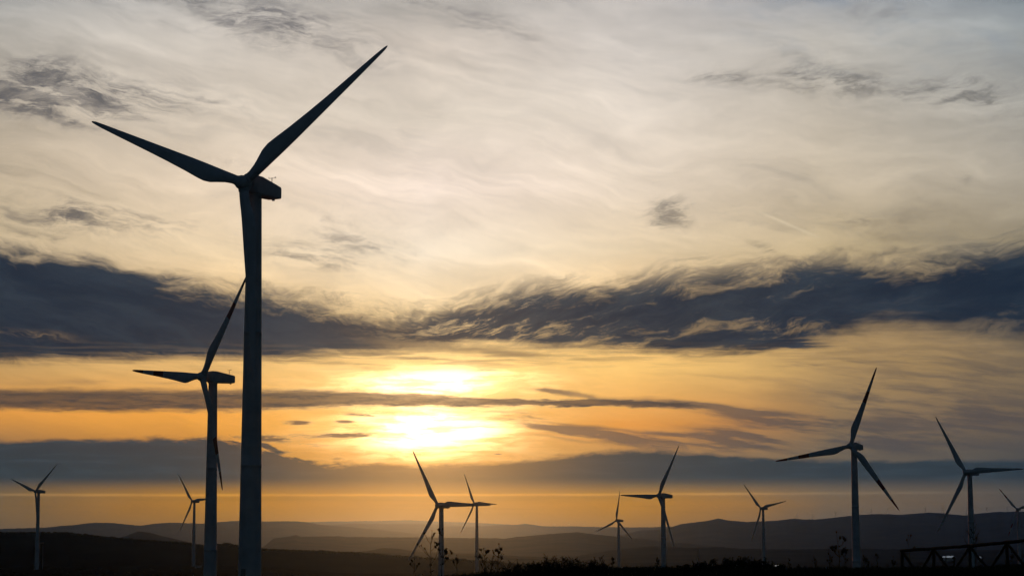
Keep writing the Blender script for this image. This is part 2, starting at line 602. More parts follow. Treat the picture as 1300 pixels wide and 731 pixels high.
def shrub(px, dist, h, w, label, seed, nst=26, leaves=1.0, name='shrub', leafsize=0.07, cat='shrub', group=None, dy=0.0):
    rnd = random.Random(seed)
    a = azel(px, 700)[0]
    x, y = dist * math.sin(a), dist * math.cos(a)
    root = empty(name, (x, y, ground_z(x, y) - 0.05 + dy))
    tag(root, label, cat, group)
    bs, bl = bmesh.new(), bmesh.new()
    for i in range(nst):
        ox = rnd.uniform(-0.5, 0.5) * w * 0.55
        oy = rnd.uniform(-0.5, 0.5) * w * 0.5
        hh = h * rnd.choice((0.4, 0.55, 0.6, 0.7, 0.75, 0.85, 1.0)) * rnd.uniform(0.85, 1.1) * (1 - 0.5 * (abs(ox) / (w * 0.5)) ** 2)
        lean = Vector((rnd.uniform(-0.45, 0.45) + ox / w * 0.9, rnd.uniform(-0.4, 0.4), 0))
        pts = []
        for k in range(6):
            s = k / 5
            pts.append(Vector((ox, oy, 0)) + lean * hh * s ** 1.4 + Vector((0, 0, hh * s)) + Vector((rnd.uniform(-1, 1), rnd.uniform(-1, 1), 0)) * 0.03 * h * (s > 0))
        tube(bs, pts, [0.018 * (1 - 0.75 * k / 5) for k in range(6)], 5)
        for k in range(int(5 * 1)):
            s = rnd.uniform(0.35, 0.98)
            q = pts[int(s * 5)].lerp(pts[min(5, int(s * 5) + 1)], s * 5 % 1)
            dr = Vector((rnd.uniform(-1, 1), rnd.uniform(-1, 1), rnd.uniform(0.1, 1.0))).normalized()
            ln = h * rnd.uniform(0.12, 0.32)
            e = q + dr * ln
            mid = q + dr * ln * 0.5 + Vector((0, 0, 0.02))
            tube(bs, [q, mid, e], [0.008, 0.006, 0.003], 4)
            for m in range(int(rnd.uniform(6, 13) * leaves)):
                pp = q.lerp(e, rnd.uniform(0.15, 1.0))
                leaf(bl, pp, dr + Vector((rnd.uniform(-1, 1), rnd.uniform(-1, 1), rnd.uniform(-0.5, 1))) * 0.9, leafsize * rnd.uniform(0.6, 1.5), leafsize * 0.5, rnd)
    obj('stem', bs, M_TWIG, root)
    obj('foliage', bl, M_LEAF, root)
    return root


def weed(px, ytop, dist, label, seed, branches=5, heads=True, spread=0.3, lean=0.0, name='dry_weed', headsize=0.05, thick=0.016, leafy=0.0, cat='weed', group=None):
    """a dry thistle-like stalk; height follows from its top in the photograph"""
    rnd = random.Random(seed)
    a = azel(px, 700)[0]
    x, y = dist * math.sin(a), dist * math.cos(a)
    g = ground_z(x, y) - 0.04
    ht = at(px, ytop, dist).z - g
    root = empty(name, (x, y, g))
    tag(root, label, cat, group)
    bs = bmesh.new()
    ends = []
    n = 8
    pts = [Vector((lean * ht * (k / n) ** 1.5 + rnd.uniform(-1, 1) * 0.012 * ht * (k > 0), rnd.uniform(-1, 1) * 0.012, ht * k / n)) for k in range(n + 1)]
    tube(bs, pts, [thick * (1 - 0.6 * k / n) for k in range(n + 1)], 6)
    ends.append((pts[-1], Vector((0, 0, 1))))
    leaves = bmesh.new()
    for b in range(branches):
        s = rnd.uniform(0.4, 0.92)
        q = pts[int(s * n)]
        sg = -1 if b % 2 else 1
        dr = Vector((sg * rnd.uniform(0.3, 1.0), rnd.uniform(-0.6, 0.6), rnd.uniform(0.6, 1.2))).normalized()
        ln = ht * spread * rnd.uniform(0.6, 1.2) * (1.25 - s)
        e = q + dr * ln + Vector((0, 0, ln * 0.3))
        m = q + dr * ln * 0.55
        tube(bs, [q, m, e], [thick * 0.55, thick * 0.45, thick * 0.3], 5)
        ends.append((e, dr))
        for _ in range(rnd.choice((1, 2, 2))):
            d2 = (dr + Vector((rnd.uniform(-0.8, 0.8), rnd.uniform(-0.5, 0.5), 0.4))).normalized()
            e2 = m.lerp(e, rnd.uniform(0, 0.7)) + d2 * ln * rnd.uniform(0.25, 0.5)
            tube(bs, [m, e2], [thick * 0.4, thick * 0.25], 4)
            ends.append((e2, d2))
    for k in range(int(leafy)):
        s = rnd.uniform(0.05, 0.75)
        q = pts[int(s * n)]
        leaf(bs, q, Vector((rnd.uniform(-1, 1), rnd.uniform(-1, 1), rnd.uniform(0, 0.8))), rnd.uniform(0.08, 0.18), 0.05, rnd)
    leaves.free()
    obj('stem', bs, M_DRY, root)
    if heads:
        for e, d in ends:
            bm = bmesh.new()
            bmesh.ops.create_icosphere(bm, subdivisions=2, radius=1.0)
            sc = headsize * rnd.uniform(0.38, 0.85)
            for v in bm.verts:
                k = 1 + 0.22 * mnoise.noise(v.co * 2.5 + Vector((seed, 0, 0)))
                v.co = Vector((v.co.x * k, v.co.y * k, v.co.z * 1.5 * k)) * sc + e
            for q in range(10):
                dd = Vector((rnd.uniform(-1, 1), rnd.uniform(-1, 1), rnd.uniform(-0.2, 1.4))).normalized()
                leaf(bm, e + dd * sc * 0.8, dd, sc * 1.7, sc * 0.4, rnd)
            obj('seed_head', bm, M_DRY, root)
    return root


weed(547, 673, 84, 'tall forked dry thistle left of the tower below the sun', 11, 7, True, 0.34, 0.01, headsize=0.035, leafy=10)
weed(561, 671, 82, 'bushy topped dry thistle standing before the tower below the sun', 12, 9, True, 0.26, 0.02, headsize=0.055, leafy=12)
weed(526, 701, 88, 'short dry stalk near the lowest blade tip below the sun', 13, 4, True, 0.3, headsize=0.04)
weed(580, 704, 86, 'short dry stalk between the two towers below the sun', 14, 4, True, 0.3, headsize=0.045)
shrub(629, 84, 1.35, 1.3, 'open twiggy shrub with leaf tufts right of the small tower below the sun', 21, 9, 0.8, leafsize=0.055)
weed(617, 696, 83, 'leaning dry stalk left in the open twiggy shrub', 15, 5, True, 0.4, -0.08, headsize=0.06)
weed(631, 690, 83, 'knobbly topped stalk rising out of the open twiggy shrub', 16, 6, True, 0.3, 0.06, headsize=0.06, leafy=8)
SH = [(652, 0.85, 1.2, 'small dark shrub at the near end of the leafy thicket, beside the open twiggy one'), (672, 0.95, 1.5, 'second shrub of the leafy thicket, low and spiky'),
      (693, 1.05, 1.6, 'middle shrub of the leafy thicket with thin upright twigs'), (714, 1.12, 1.6, 'tallest dense shrub of the leafy thicket with a knob of leaves'),
      (736, 1.02, 1.7, 'dense shrub of the leafy thicket thinning towards the low small turbine'), (756, 0.85, 1.5, 'last low shrub of the leafy thicket before the valley opens')]
for i, (px, h, w, lab) in enumerate(SH):
    shrub(px, 82 + 1.7 * (i % 3), h * 0.74, w, lab, 30 + i, 44, 0.8, leafsize=0.05, group='shrubs of the leafy thicket')
# the low mound of scrub to the right of it
MD = [(872, 0.32, 'low scrub bush at the left foot of the dark mound'), (890, 0.45, 'low rounded bush on the left flank of the dark mound'), (910, 0.55, 'rounded bush left of the crown of the dark mound'),
      (930, 0.66, 'bush on the crown of the dark mound'), (949, 0.64, 'highest bush of the dark mound'), (967, 0.55, 'bush before the small turbine foot on the dark mound'), (984, 0.36, 'low bush ending the dark mound')]
for i, (px, h, lab) in enumerate(MD):
    shrub(px, 92 + 1.3 * (i % 2), h, 1.3, lab, 50 + i, 30, 2.2, leafsize=0.05, group='bushes of the dark mound')
WD = [(1002, 708, 0.05, 'dry stalk just right of the dark mound'), (1013, 716, 0.04, 'very short dry stalk beside the dark mound'), (1035, 704, 0.0, 'thin leaning stalk left of the round-headed thistle'),
      (1053, 697, 0.045, 'round-headed thistle left of the forked tall one'), (1066, 675, 0.09, 'tallest thistle by the banded turbine tower with a forked head'), (1072, 694, 0.05, 'short stalk leaning beside the tallest thistle'),
      (1096, 705, 0.05, 'dry stalk just right of the banded turbine tower'), (1101, 709, 0.06, 'leafy dry stalk second right of the banded turbine tower'), (1114, 704, 0.05, 'slim upright stalk midway from tower to fence'),
      (1133, 706, 0.06, 'branched dry stalk left of the fence end'), (1154, 679, 0.075, 'tall thistle with round heads rising behind the fence end'), (1211, 707, 0.05, 'short stalk under the second bay of the fence'),
      (1246, 705, 0.05, 'short stalk under the third bay of the fence')]
for i, (px, yt, hs, lab) in enumerate(WD):
    weed(px, yt, 121 if px in (1154,) else 93 - (i % 3), lab, 70 + i, 3 + (i * 2) % 4 + (4 if px == 1066 else 0), hs > 0, 0.22 + 0.05 * (i % 3), (-0.06, 0.05, 0.0, -0.03)[i % 4] + (-0.12 if px == 1035 else 0), headsize=hs * 0.72, leafy=9,
         group='dry stalks along the grassy bank')
weed(1237, 663, 98, 'bare twiggy sapling crossing the tower behind the fence', 95, 14, False, 0.35, 0.0, name='dead_sapling', thick=0.02, cat='sapling')
for i, (px, yt, d, lab) in enumerate([(834, 708, 92, 'faint stalk at the foot of the middle-sized turbine'), (1284, 700, 88, 'stalk beside the fence post nearest the photo edge'), (777, 707, 88, 'lone stalk just right of the leafy thicket')]):
    weed(px, yt, d, lab, 120 + i, 4, True, 0.28, 0.03, headsize=0.04, leafy=8, group='dry stalks along the grassy bank')


def grass():
    rnd = random.Random(5)
    bm = bmesh.new()
    for i in range(15000):
        px = rnd.uniform(380, 1500)
        if px < 560 and rnd.random() < 0.4: continue
        a = math.atan((px - 650) / F / 0.9923)
        r = CREST_R + rnd.gauss(-3, 9)
        x, y = r * math.sin(a), r * math.cos(a)
        z = ground_z(x, y)
        clump = 0.5 + 0.9 * max(0, mnoise.noise(Vector((x * 1.1, y * 0.5, 2)))) + 0.4 * mnoise.noise(Vector((x * 0.3, y * 0.3, 6)))
        h = rnd.uniform(0.06, 0.26) * clump
        w = rnd.uniform(0.010, 0.022)
        dx, dy = rnd.uniform(-0.5, 0.5) * h, rnd.uniform(-0.4, 0.4) * h
        v = [bm.verts.new((x - w, y, z - 0.03)), bm.verts.new((x + w, y, z - 0.03)), bm.verts.new((x + w * 0.6 + dx * 0.4, y + dy * 0.4, z + h * 0.6)), bm.verts.new((x - w * 0.6 + dx * 0.4, y + dy * 0.4, z + h * 0.6))]
        t = bm.verts.new((x + dx, y + dy, z + h))
        bm.faces.new(v)
        bm.faces.new((v[3], v[2], t))
    o = obj('grass', bm, M_GRASS)
    tag(o, kind='stuff')
    o['label'] = 'rough dry grass along the near bank'


grass()


def woods():
    """far scrub wood along the heath: it reads as one ragged dark mass"""
    rnd = random.Random(9)
    bm = bmesh.new()
    tb = bmesh.new()
    bmesh.ops.create_icosphere(tb, subdivisions=1, radius=1.0)
    tb.verts.ensure_lookup_table()
    TV = [v.co.copy() for v in tb.verts]
    TF = [[v.index for v in f.verts] for f in tb.faces]
    tb.free()

    def clump(p, s):
        q = Vector((s * rnd.uniform(0.8, 1.6), s * rnd.uniform(0.8, 1.5), s * rnd.uniform(0.7, 1.15)))
        vs = [bm.verts.new(Vector((c.x * q.x, c.y * q.y, c.z * q.z)) * rnd.uniform(0.8, 1.2) + p) for c in TV]
        for f in TF: bm.faces.new([vs[i] for i in f])

    for i in range(1500):
        px = rnd.uniform(-120, 640)
        py = interp(P_HEATH, px)
        d = 2950 - abs(rnd.gauss(0, 40))
        p = at(px, py, 2950)
        zt = p.z
        p = p * (d / 2950); p.z = zt - (2950 - d) * 0.02
        dens = mnoise.noise(Vector((px * 0.05, 0, 1)))
        s = rnd.uniform(0.6, 1.7) + 1.2 * max(0, dens) * rnd.random()
        if 284 < px < 298: s *= 1.6
        clump(p + Vector((0, 0, s * 0.25)), s)
    for i in range(900):
        px = rnd.uniform(-60, 700)
        a = azel(px, 700)[0]
        r = math.exp(rnd.uniform(math.log(900), math.log(2300)))
        if abs(px - 45) < 12 and r > 1700: continue
        x, y = r * math.sin(a), r * math.cos(a)
        clump(Vector((x, y, ground_z(x, y) + 0.2)), rnd.uniform(0.6, 1.7))
    o = obj('scrub_woods', bm, M_WOODS)
    tag(o, 'ragged dark scrub wood covering the far heath', 'woodland', kind='stuff')


woods()


# ------------------------------------------------------------------ small built things
def met_mast():
    p = at(886.5, 719, 2100)
    root = empty('lattice_mast', (p.x, p.y, ground_z(p.x, p.y)))
    tag(root, 'thin dark lattice mast left of the dark mound, far across the valley', 'mast')
    hgt = at(886.5, 696.3, 2100).z - root.location.z
    bm = bmesh.new()
    for k in range(3):
        a = 2 * math.pi * k / 3
        c = Vector((math.cos(a), math.sin(a), 0)) * 0.5
        tube(bm, [c, c * 0.8 + Vector((0, 0, hgt))], [0.2, 0.16], 6)
    n = 24
    for i in range(n):
        for k in range(3):
            a, b = 2 * math.pi * k / 3, 2 * math.pi * (k + 1) / 3
            tube(bm, [Vector((math.cos(a) * 0.5, math.sin(a) * 0.5, hgt * i / n)), Vector((math.cos(b) * 0.5, math.sin(b) * 0.5, hgt * (i + 1) / n))], [0.06, 0.06], 4)
    obj('lattice', bm, M_STEEL, root)
    b2 = bmesh.new()
    tube(b2, [(-1.6, 0, hgt - 1), (1.6, 0, hgt - 1)], [0.08, 0.08], 6)
    tube(b2, [(0, 0, hgt - 0.2), (0, 0, hgt + 2.0)], [0.08, 0.05], 6)
    obj('sensor_arm', b2, M_STEEL, root)


met_mast()


def substation():
    p = at(251.5, 727, 2380)
    z = ground_z(p.x, p.y)
    root = empty('transformer_cabin', (p.x, p.y, z))
    tag(root, 'small pale transformer cabin at the foot of the turbine beside the banded tower', 'cabin')
    bm = bmesh.new(); box(bm, (0, 0, 1.2), (7.0, 3.0, 2.4)); obj('wall', bm, M_WALL, root)
    bm = bmesh.new(); box(bm, (0, 0, 2.52), (7.4, 3.4, 0.24)); obj('roof', bm, M_CONCRETE, root)
    bm = bmesh.new(); box(bm, (-1.2, -1.54, 1.05), (1.2, 0.08, 2.1)); obj('door', bm, M_STEEL, root)
    p = at(52, 715, 2150)
    root = empty('gantry_shelter', (p.x, p.y, ground_z(p.x, p.y)))
    top = at(52, 689, 2150).z - root.location.z
    tag(root, 'pale flat-topped steel gantry beside the lone turbine on the heath', 'gantry')
    for sx in (-1.6, 1.6):
        bm = bmesh.new(); tube(bm, [(sx, 0, -1), (sx, 0, top)], [0.22, 0.2], 8); obj('leg', bm, M_STEEL, root)
    bm = bmesh.new(); box(bm, (0, 0, top + 0.3), (4.6, 2.6, 0.6)); obj('roof', bm, M_WALL, root)


substation()


def shed(px, py, dist, length, depth, tilt, label):
    p = at(px, py, dist)
    p.z = max(ground_z(p.x, p.y), p.z - 3.5)
    root = empty('metal_shed', p, -math.atan2(p.x, p.y))
    tag(root, label, 'shed', 'pale sheds in the valley')
    hgt = 4.0
    bm = bmesh.new(); box(bm, (0, 0, hgt / 2 - 2), (length, depth, hgt + 4)); obj('wall', bm, M_WALL, root)
    bm = bmesh.new()
    h = math.tan(tilt) * depth
    w = length / 2 + 0.4
    d = depth / 2 + 0.4
    vs = [bm.verts.new(v) for v in ((-w, -d, hgt + 0.05), (w, -d, hgt + 0.05), (w, d, hgt + 0.05 + h), (-w, d, hgt + 0.05 + h), (-w, -d, hgt + 0.003), (w, -d, hgt + 0.003), (w, d, hgt + 0.003), (-w, d, hgt + 0.003))]
    for f in ((0, 1, 2, 3), (7, 6, 5, 4), (0, 4, 5, 1), (1, 5, 6, 2), (2, 6, 7, 3), (3, 7, 4, 0)): bm.faces.new([vs[i] for i in f])
    obj('roof', bm, M_ROOF, root)


shed(1206, 707.6, 5200, 16, 26, R(9), 'longer bright-roofed shed seen through the second bay of the fence')
shed(1198.5, 707.4, 5300, 6, 20, R(9), 'short bright-roofed shed left of the longer one behind the fence')
shed(1244, 708, 5200, 8, 22, R(9), 'small bright-roofed shed seen through the third bay of the fence')
shed(988, 718.3, 4600, 13, 16, R(7), 'pale-roofed shed low beside the foot of the dark mound')

# ------------------------------------------------------------------ sky
SUN_PX = (545, 548)
sa, se = azel(*SUN_PX)
world = bpy.data.worlds.new('World')
scene.world = world
world.use_nodes = True
NT = world.node_tree
NT.nodes.clear()


class S:
    """a socket with arithmetic"""
    def __init__(s, sock): s.s = sock
    def _b(a, op, b, rev=False):
        n = NT.nodes.new('ShaderNodeMath'); n.operation = op
        for i, v in enumerate((b, a) if rev else (a, b)):
            if isinstance(v, S): NT.links.new(v.s, n.inputs[i])
            else: n.inputs[i].default_value = v
        return S(n.outputs[0])
    def __add__(a, b): return a._b('ADD', b)
    def __radd__(a, b): return a._b('ADD', b)
    def __sub__(a, b): return a._b('SUBTRACT', b)
    def __rsub__(a, b): return a._b('SUBTRACT', b, True)
    def __mul__(a, b): return a._b('MULTIPLY', b)
    def __rmul__(a, b): return a._b('MULTIPLY', b)
    def __truediv__(a, b): return a._b('DIVIDE', b)
    def __rtruediv__(a, b): return a._b('DIVIDE', b, True)


def fn(op, a, b=None):
    n = NT.nodes.new('ShaderNodeMath'); n.operation = op
    for i, v in enumerate((a, b)):
        if v is None: continue
        if isinstance(v, S): NT.links.new(v.s, n.inputs[i])
        else: n.inputs[i].default_value = v
    return S(n.outputs[0])


def smooth(x, a, b, lo=0.0, hi=1.0):
    n = NT.nodes.new('ShaderNodeMapRange'); n.interpolation_type = 'SMOOTHSTEP'
    for k, v in (('Value', x), ('From Min', a), ('From Max', b), ('To Min', lo), ('To Max', hi)):
        if isinstance(v, S): NT.links.new(v.s, n.inputs[k])
        else: n.inputs[k].default_value = v
    return S(n.outputs['Result'])


def gauss(x): return fn('EXPONENT', x * x * -1.0)


def curve(u, pts, vmax=800.0):
    """height of an edge against azimuth"""
    n = NT.nodes.new('ShaderNodeFloatCurve')
    c = n.mapping.curves[0]
    P = [((x + 400) / 2100.0, y / vmax) for x, y in pts]
    P = [(max(0, min(1, a)), b) for a, b in P]
    c.points[0].location = (0, P[0][1]); c.points[1].location = (1, P[-1][1])
    for a, b in P:
        if 0.001 < a < 0.999: c.points.new(a, b)
    n.mapping.update()
    v = fn('ADD', u, 400.0) / 2100.0
    NT.links.new(v.s, n.inputs['Value'])
    return S(n.outputs['Value']) * vmax


def vec(x, y, z=0.0):
    n = NT.nodes.new('ShaderNodeCombineXYZ')
    for i, v in enumerate((x, y, z)):
        if isinstance(v, S): NT.links.new(v.s, n.inputs[i])
        else: n.inputs[i].default_value = v
    return n.outputs[0]


def fbm(x, y, z, detail=6, rough=0.6, dist=0.0):
    n = NT.nodes.new('ShaderNodeTexNoise')
    NT.links.new(vec(x, y, z), n.inputs['Vector'])
    n.inputs['Scale'].default_value = 1.0
    n.inputs['Detail'].default_value = detail
    n.inputs['Roughness'].default_value = rough
    return S(n.outputs['Fac'])


def lin(c):
    return tuple(((v / 255) / 12.92 if v <= 10 else ((v / 255 + 0.055) / 1.055) ** 2.4) for v in c)


def mixc(a, b, f):
    n = NT.nodes.new('ShaderNodeMix'); n.data_type = 'RGBA'; n.blend_type = 'MIX'; n.clamp_factor = True
    for k, v in (('Factor', f), ('A', a), ('B', b)):
        i = n.inputs[k] if k == 'Factor' else [q for q in n.inputs if q.name == k and q.type == 'RGBA'][0]
        if isinstance(v, S): NT.links.new(v.s, i)
        elif isinstance(v, bpy.types.NodeSocket): NT.links.new(v, i)
        elif isinstance(v, tuple): i.default_value = (*v[:3], 1)
        else: i.default_value = v
    return [q for q in n.outputs if q.type == 'RGBA'][0]


def vop(op, a, b):
    n = NT.nodes.new('ShaderNodeVectorMath'); n.operation = op
    for i, v in enumerate((a, b)):
        if op == 'SCALE' and i == 1:
            if isinstance(v, S): NT.links.new(v.s, n.inputs['Scale'])
            else: n.inputs['Scale'].default_value = v
            continue
        if isinstance(v, tuple): n.inputs[i].default_value = v
        else: NT.links.new(v, n.inputs[i])
    return n.outputs[0]


def ramp(v, stops):
    n = NT.nodes.new('ShaderNodeValToRGB')
    n.color_ramp.interpolation = 'EASE'
    n.color_ramp.interpolation = 'LINEAR'
    e = n.color_ramp.elements
    st = [((y + 100) / 800.0, lin(c)) for y, c in stops]
    e[0].position = st[0][0]; e[0].color = (*st[0][1], 1)
    e[1].position = st[-1][0]; e[1].color = (*st[-1][1], 1)
    for p, c in st[1:-1]:
        q = e.new(p); q.color = (*c, 1)
    NT.links.new(v.s, n.inputs['Fac'])
    return n.outputs['Color']


tcw = NT.nodes.new('ShaderNodeTexCoord')
sep = NT.nodes.new('ShaderNodeSeparateXYZ')
NT.links.new(tcw.outputs['Generated'], sep.inputs[0])
DX, DY, DZ = (S(sep.outputs[i]) for i in range(3))
AZ = fn('ARCTAN2', DX, DY)
EL = fn('ARCSINE', DZ)
U = AZ * F + 650.0           # 1/2600 rad per unit: azimuth and elevation of the sky itself
V = 690.0 - EL * F


def sky_uv(px, py):
    a, e = azel(px, py)
    return 650 + F * a, 690 - F * e


# gentle large warp shared by every layer
wU = fbm(U / 170.0, V / 90.0, 1.7, 4, 0.55) - 0.5
wV = fbm(U / 150.0, V / 80.0, 9.1, 4, 0.55) - 0.5
Uw = U + wU * 70.0
Vw = V + wV * 34.0

tV = (V + wV * 14.0 + 100.0) / 800.0
c0 = ramp(tV, [(-100, (125, 138, 148)), (0, (150, 155, 156)), (60, (176, 174, 166)), (150, (174, 165, 148)), (200, (176, 164, 142)), (300, (190, 174, 142)), (400, (176, 148, 106)), (470, (186, 150, 94)), (530, (216, 150, 68)), (560, (152, 113, 70)), (600, (104, 93, 72)), (640, (90, 82, 63)), (690, (80, 72, 56))])
c1 = ramp(tV, [(-100, (150, 155, 158)), (0, (174, 172, 167)), (60, (203, 197, 186)), (150, (211, 201, 184)), (240, (227, 210, 185)), (320, (234, 212, 174)), (400, (225, 190, 130)), (470, (234, 187, 112)), (530, (242, 166, 60)), (570, (198, 134, 48)), (600, (146, 110, 52)), (640, (176, 118, 16)), (690, (138, 94, 24))])
c2 = ramp(tV, [(-100, (160, 162, 163)), (0, (184, 181, 174)), (60, (212, 203, 190)), (150, (224, 214, 197)), (240, (246, 230, 213)), (320, (255, 240, 213)), (400, (253, 222, 166)), (470, (251, 206, 118)), (540, (250, 188, 82)), (585, (246, 172, 62)), (612, (180, 126, 42)), (640, (204, 134, 4)), (690, (154, 100, 10))])
c3 = ramp(tV, [(-100, (160, 163, 166)), (0, (190, 187, 182)), (60, (203, 198, 190)), (150, (215, 206, 192)), (240, (225, 211, 190)), (320, (228, 208, 172)), (400, (228, 190, 126)), (470, (246, 198, 112)), (540, (228, 152, 60)), (580, (172, 130, 75)), (612, (140, 112, 66)), (640, (186, 126, 22)), (690, (138, 94, 30))])
c4 = ramp(tV, [(-100, (130, 143, 155)), (0, (152, 157, 162)), (60, (186, 184, 176)), (150, (190, 183, 168)), (240, (195, 183, 160)), (320, (192, 174, 136)), (400, (188, 157, 106)), (470, (176, 145, 94)), (540, (134, 111, 80)), (580, (108, 97, 80)), (612, (102, 92, 75)), (640, (114, 94, 68)), (690, (80, 76, 68))])
c5 = ramp(tV, [(-100, (108, 124, 140)), (0, (128, 142, 152)), (60, (150, 158, 160)), (150, (165, 165, 158)), (240, (166, 160, 145)), (320, (152, 142, 118)), (400, (128, 114, 90)), (470, (120, 105, 80)), (540, (98, 87, 74)), (580, (76, 75, 72)), (612, (72, 72, 69)), (640, (74, 72, 68)), (690, (56, 62, 68))])
base = c0
for (x0, x1), c in zip(((-60, 290), (290, 545), (545, 800), (800, 1050), (1050, 1310)), (c1, c2, c3, c4, c5)):
    f = fn('MINIMUM', fn('MAXIMUM', (Uw - x0) / (x1 - x0), 0.0), 1.0)
    base = mixc(base, c, f)

# fine streaks through the high veil
st1 = fbm((U + V * 0.3) / 230.0 + wU * 0.7, (V - U * 0.27) / 24.0 + wV * 2.2, 3.3, 6, 0.64)
st2 = fbm((U + V * 0.4) / 190.0 + wU, (V + U * 0.05) / 30.0 + wV * 2.4, 6.6, 6, 0.64)
st3 = fbm(U / 330.0 + wU, (V - U * 0.15) / 75.0 + wV * 1.2, 8.8, 4, 0.55)
side = smooth(U, 650.0, 1050.0)
veil = (st1 - 0.5) * (0.66 - 0.34 * side) + (st2 - 0.5) * (0.20 + 0.30 * side) + (st3 - 0.5) * 0.55
base = vop('MULTIPLY', base, (1.045, 1.005, 0.995))
base = vop('SCALE', base, 1.0 + veil * smooth(V, 400.0, 600.0, 1.0, 0.35))

# the glare round the hidden sun
su, sv = sky_uv(*SUN_PX)
gst = smooth(fbm(U / 85.0 + wU * 1.5, V / 13.0 + wV * 1.6, 25.0, 6, 0.64), 0.36, 0.64)
g = gauss((U - su) / 80.0 + wU * 1.1) * gauss((V - (sv - 3)) / 27.0 + wV * 1.0) * (2.0 + gst * 5.5)
g2 = gauss((U - su) / 96.0 + wU * 1.0) * gauss((V - (sv - 62)) / 17.0 + wV * 0.9) * (1.4 + gst * 3.4)
g3 = gauss((U - su) / 230.0) * gauss((V - (sv - 20)) / 70.0) * (0.10 + gst * 0.10)
n = NT.nodes.new('ShaderNodeCombineXYZ')
gl = g + g2 + g3
for i, k in enumerate((1.0, 0.62, 0.30)): NT.links.new((gl * k).s, n.inputs[i])
base = vop('ADD', base, n.outputs[0])
clear = base

col = base
sky_d = {}


def layer(col, alpha, rgb, through):
    """a cloud of a given own colour, letting a share of the light behind it through"""
    t = vop('SCALE', clear, through)
    t = vop('ADD', t, lin(rgb))
    return mixc(col, t, alpha)


def uvpts(pts): return [sky_uv(x, y) for x, y in pts]


PW = vec(Uw, Vw)
PN = vec(U, V)


def patch(cx, cy, rx, ry, rot=0.0, amp=1.0, acc=None, src=None, reach=2.3):
    """one soft elliptical patch of cloud at a direction of the sky, added to acc"""
    u0, v0 = sky_uv(cx, cy)
    m = NT.nodes.new('ShaderNodeMapping'); m.vector_type = 'TEXTURE'
    NT.links.new(src or PW, m.inputs['Vector'])
    m.inputs['Location'].default_value = (u0, v0, 0)
    m.inputs['Rotation'].default_value = (0, 0, rot)
    m.inputs['Scale'].default_value = (rx * reach, ry * reach, 1)
    gnode = NT.nodes.new('ShaderNodeTexGradient'); gnode.gradient_type = 'QUADRATIC_SPHERE'
    NT.links.new(m.outputs[0], gnode.inputs['Vector'])
    n = NT.nodes.new('ShaderNodeMath'); n.operation = 'MULTIPLY_ADD'
    NT.links.new(gnode.outputs['Fac'], n.inputs[0])
    n.inputs[1].default_value = amp
    if acc is None: n.inputs[2].default_value = 0.0
    else: NT.links.new(acc.s, n.inputs[2])
    return S(n.outputs[0])


# wispy texture used to break the patches up
wsp = fbm((U + V * 0.2) / 75.0 + wU * 1.8, (V - U * 0.16) / 19.0 + wV * 3.0, 12.0, 8, 0.72)
wsp2 = fbm((U + V * 0.5) / 60.0 + wU * 1.8, (V + U * 0.10) / 19.0 + wV * 3.0, 15.0, 8, 0.72)

# --- grey-brown streaks along the top, and the torn patches of the upper sky
PATCH = [
    (330, 22, 150, 24, 0.28, 0.85, 1), (560, 12, 110, 16, 0.25, 0.45, 1), (150, 10, 120, 20, 0.1, 0.25, 1), (640, 40, 60, 12, 0.35, 0.30, 1),
    (60, 124, 62, 17, 0.10, 2.1, 1), (150, 118, 95, 26, 0.10, 0.62, 1), (270, 132, 60, 14, 0.15, 0.30, 1), (40, 70, 60, 14, 0.3, 0.35, 1),
    (95, 277, 80, 13, 0.12, 1.0, 1), (230, 280, 50, 12, 0.1, 0.35, 1), (20, 215, 90, 12, 0.1, 0.30, 1), (215, 205, 50, 12, 0.2, 0.2, 1), (292, 205, 26, 9, 0.1, 0.35, 1),
    (395, 328, 62, 16, 0.12, 0.75, 1), (430, 290, 60, 18, 0.4, 0.45, 1), (500, 318, 50, 8, 0.1, 0.35, 1),
    (915, 99, 32, 7, 0.17, 0.85, 2), (1060, 106, 80, 17, 0.08, 1.0, 2), (985, 60, 44, 10, 0.55, 0.45, 2), (1228, 112, 52, 20, -0.1, 0.75, 2), (1240, 128, 22, 9, -0.1, 0.5, 2),
    (843, 268, 22, 12, -0.15, 1.7, 2), (1120, 276, 62, 9, 0.03, 0.6, 2), (1190, 252, 44, 6, 0.03, 0.3, 2), (1222, 225, 12, 8, -0.6, 0.45, 2), (1180, 305, 90, 12, 0.12, 0.4, 2),
    (790, 72, 42, 10, 0.45, 0.35, 2), (1280, 150, 40, 8, -0.1, 0.3, 2), (690, 318, 40, 7, 0.3, 0.35, 2), (1110, 15, 100, 16, 0.2, 0.4, 2), (972, 322, 30, 4.5, 0.50, 1.0, 2),
]
pa = pb = None
for x, y, rx, ry, rot, amp, w in PATCH:
    if w == 1: pa = patch(x, y, rx * 1.25, ry * 1.45, rot, amp, pa)
    else: pb = patch(x, y, rx * 1.2, ry * 1.4, rot, amp, pb)
al = smooth(pa * (0.16 + smooth(wsp, 0.36, 0.66) * 1.30), 0.03, 1.10)
col = layer(col, al * (0.50 + smooth(wsp2, 0.35, 0.62) * 0.46), (52, 55, 64), 0.16)
al = smooth(pb * (0.16 + smooth(wsp2, 0.36, 0.66) * 1.30), 0.03, 1.10)
col = layer(col, al * (0.45 + smooth(wsp, 0.35, 0.62) * 0.40), (60, 60, 60), 0.20)

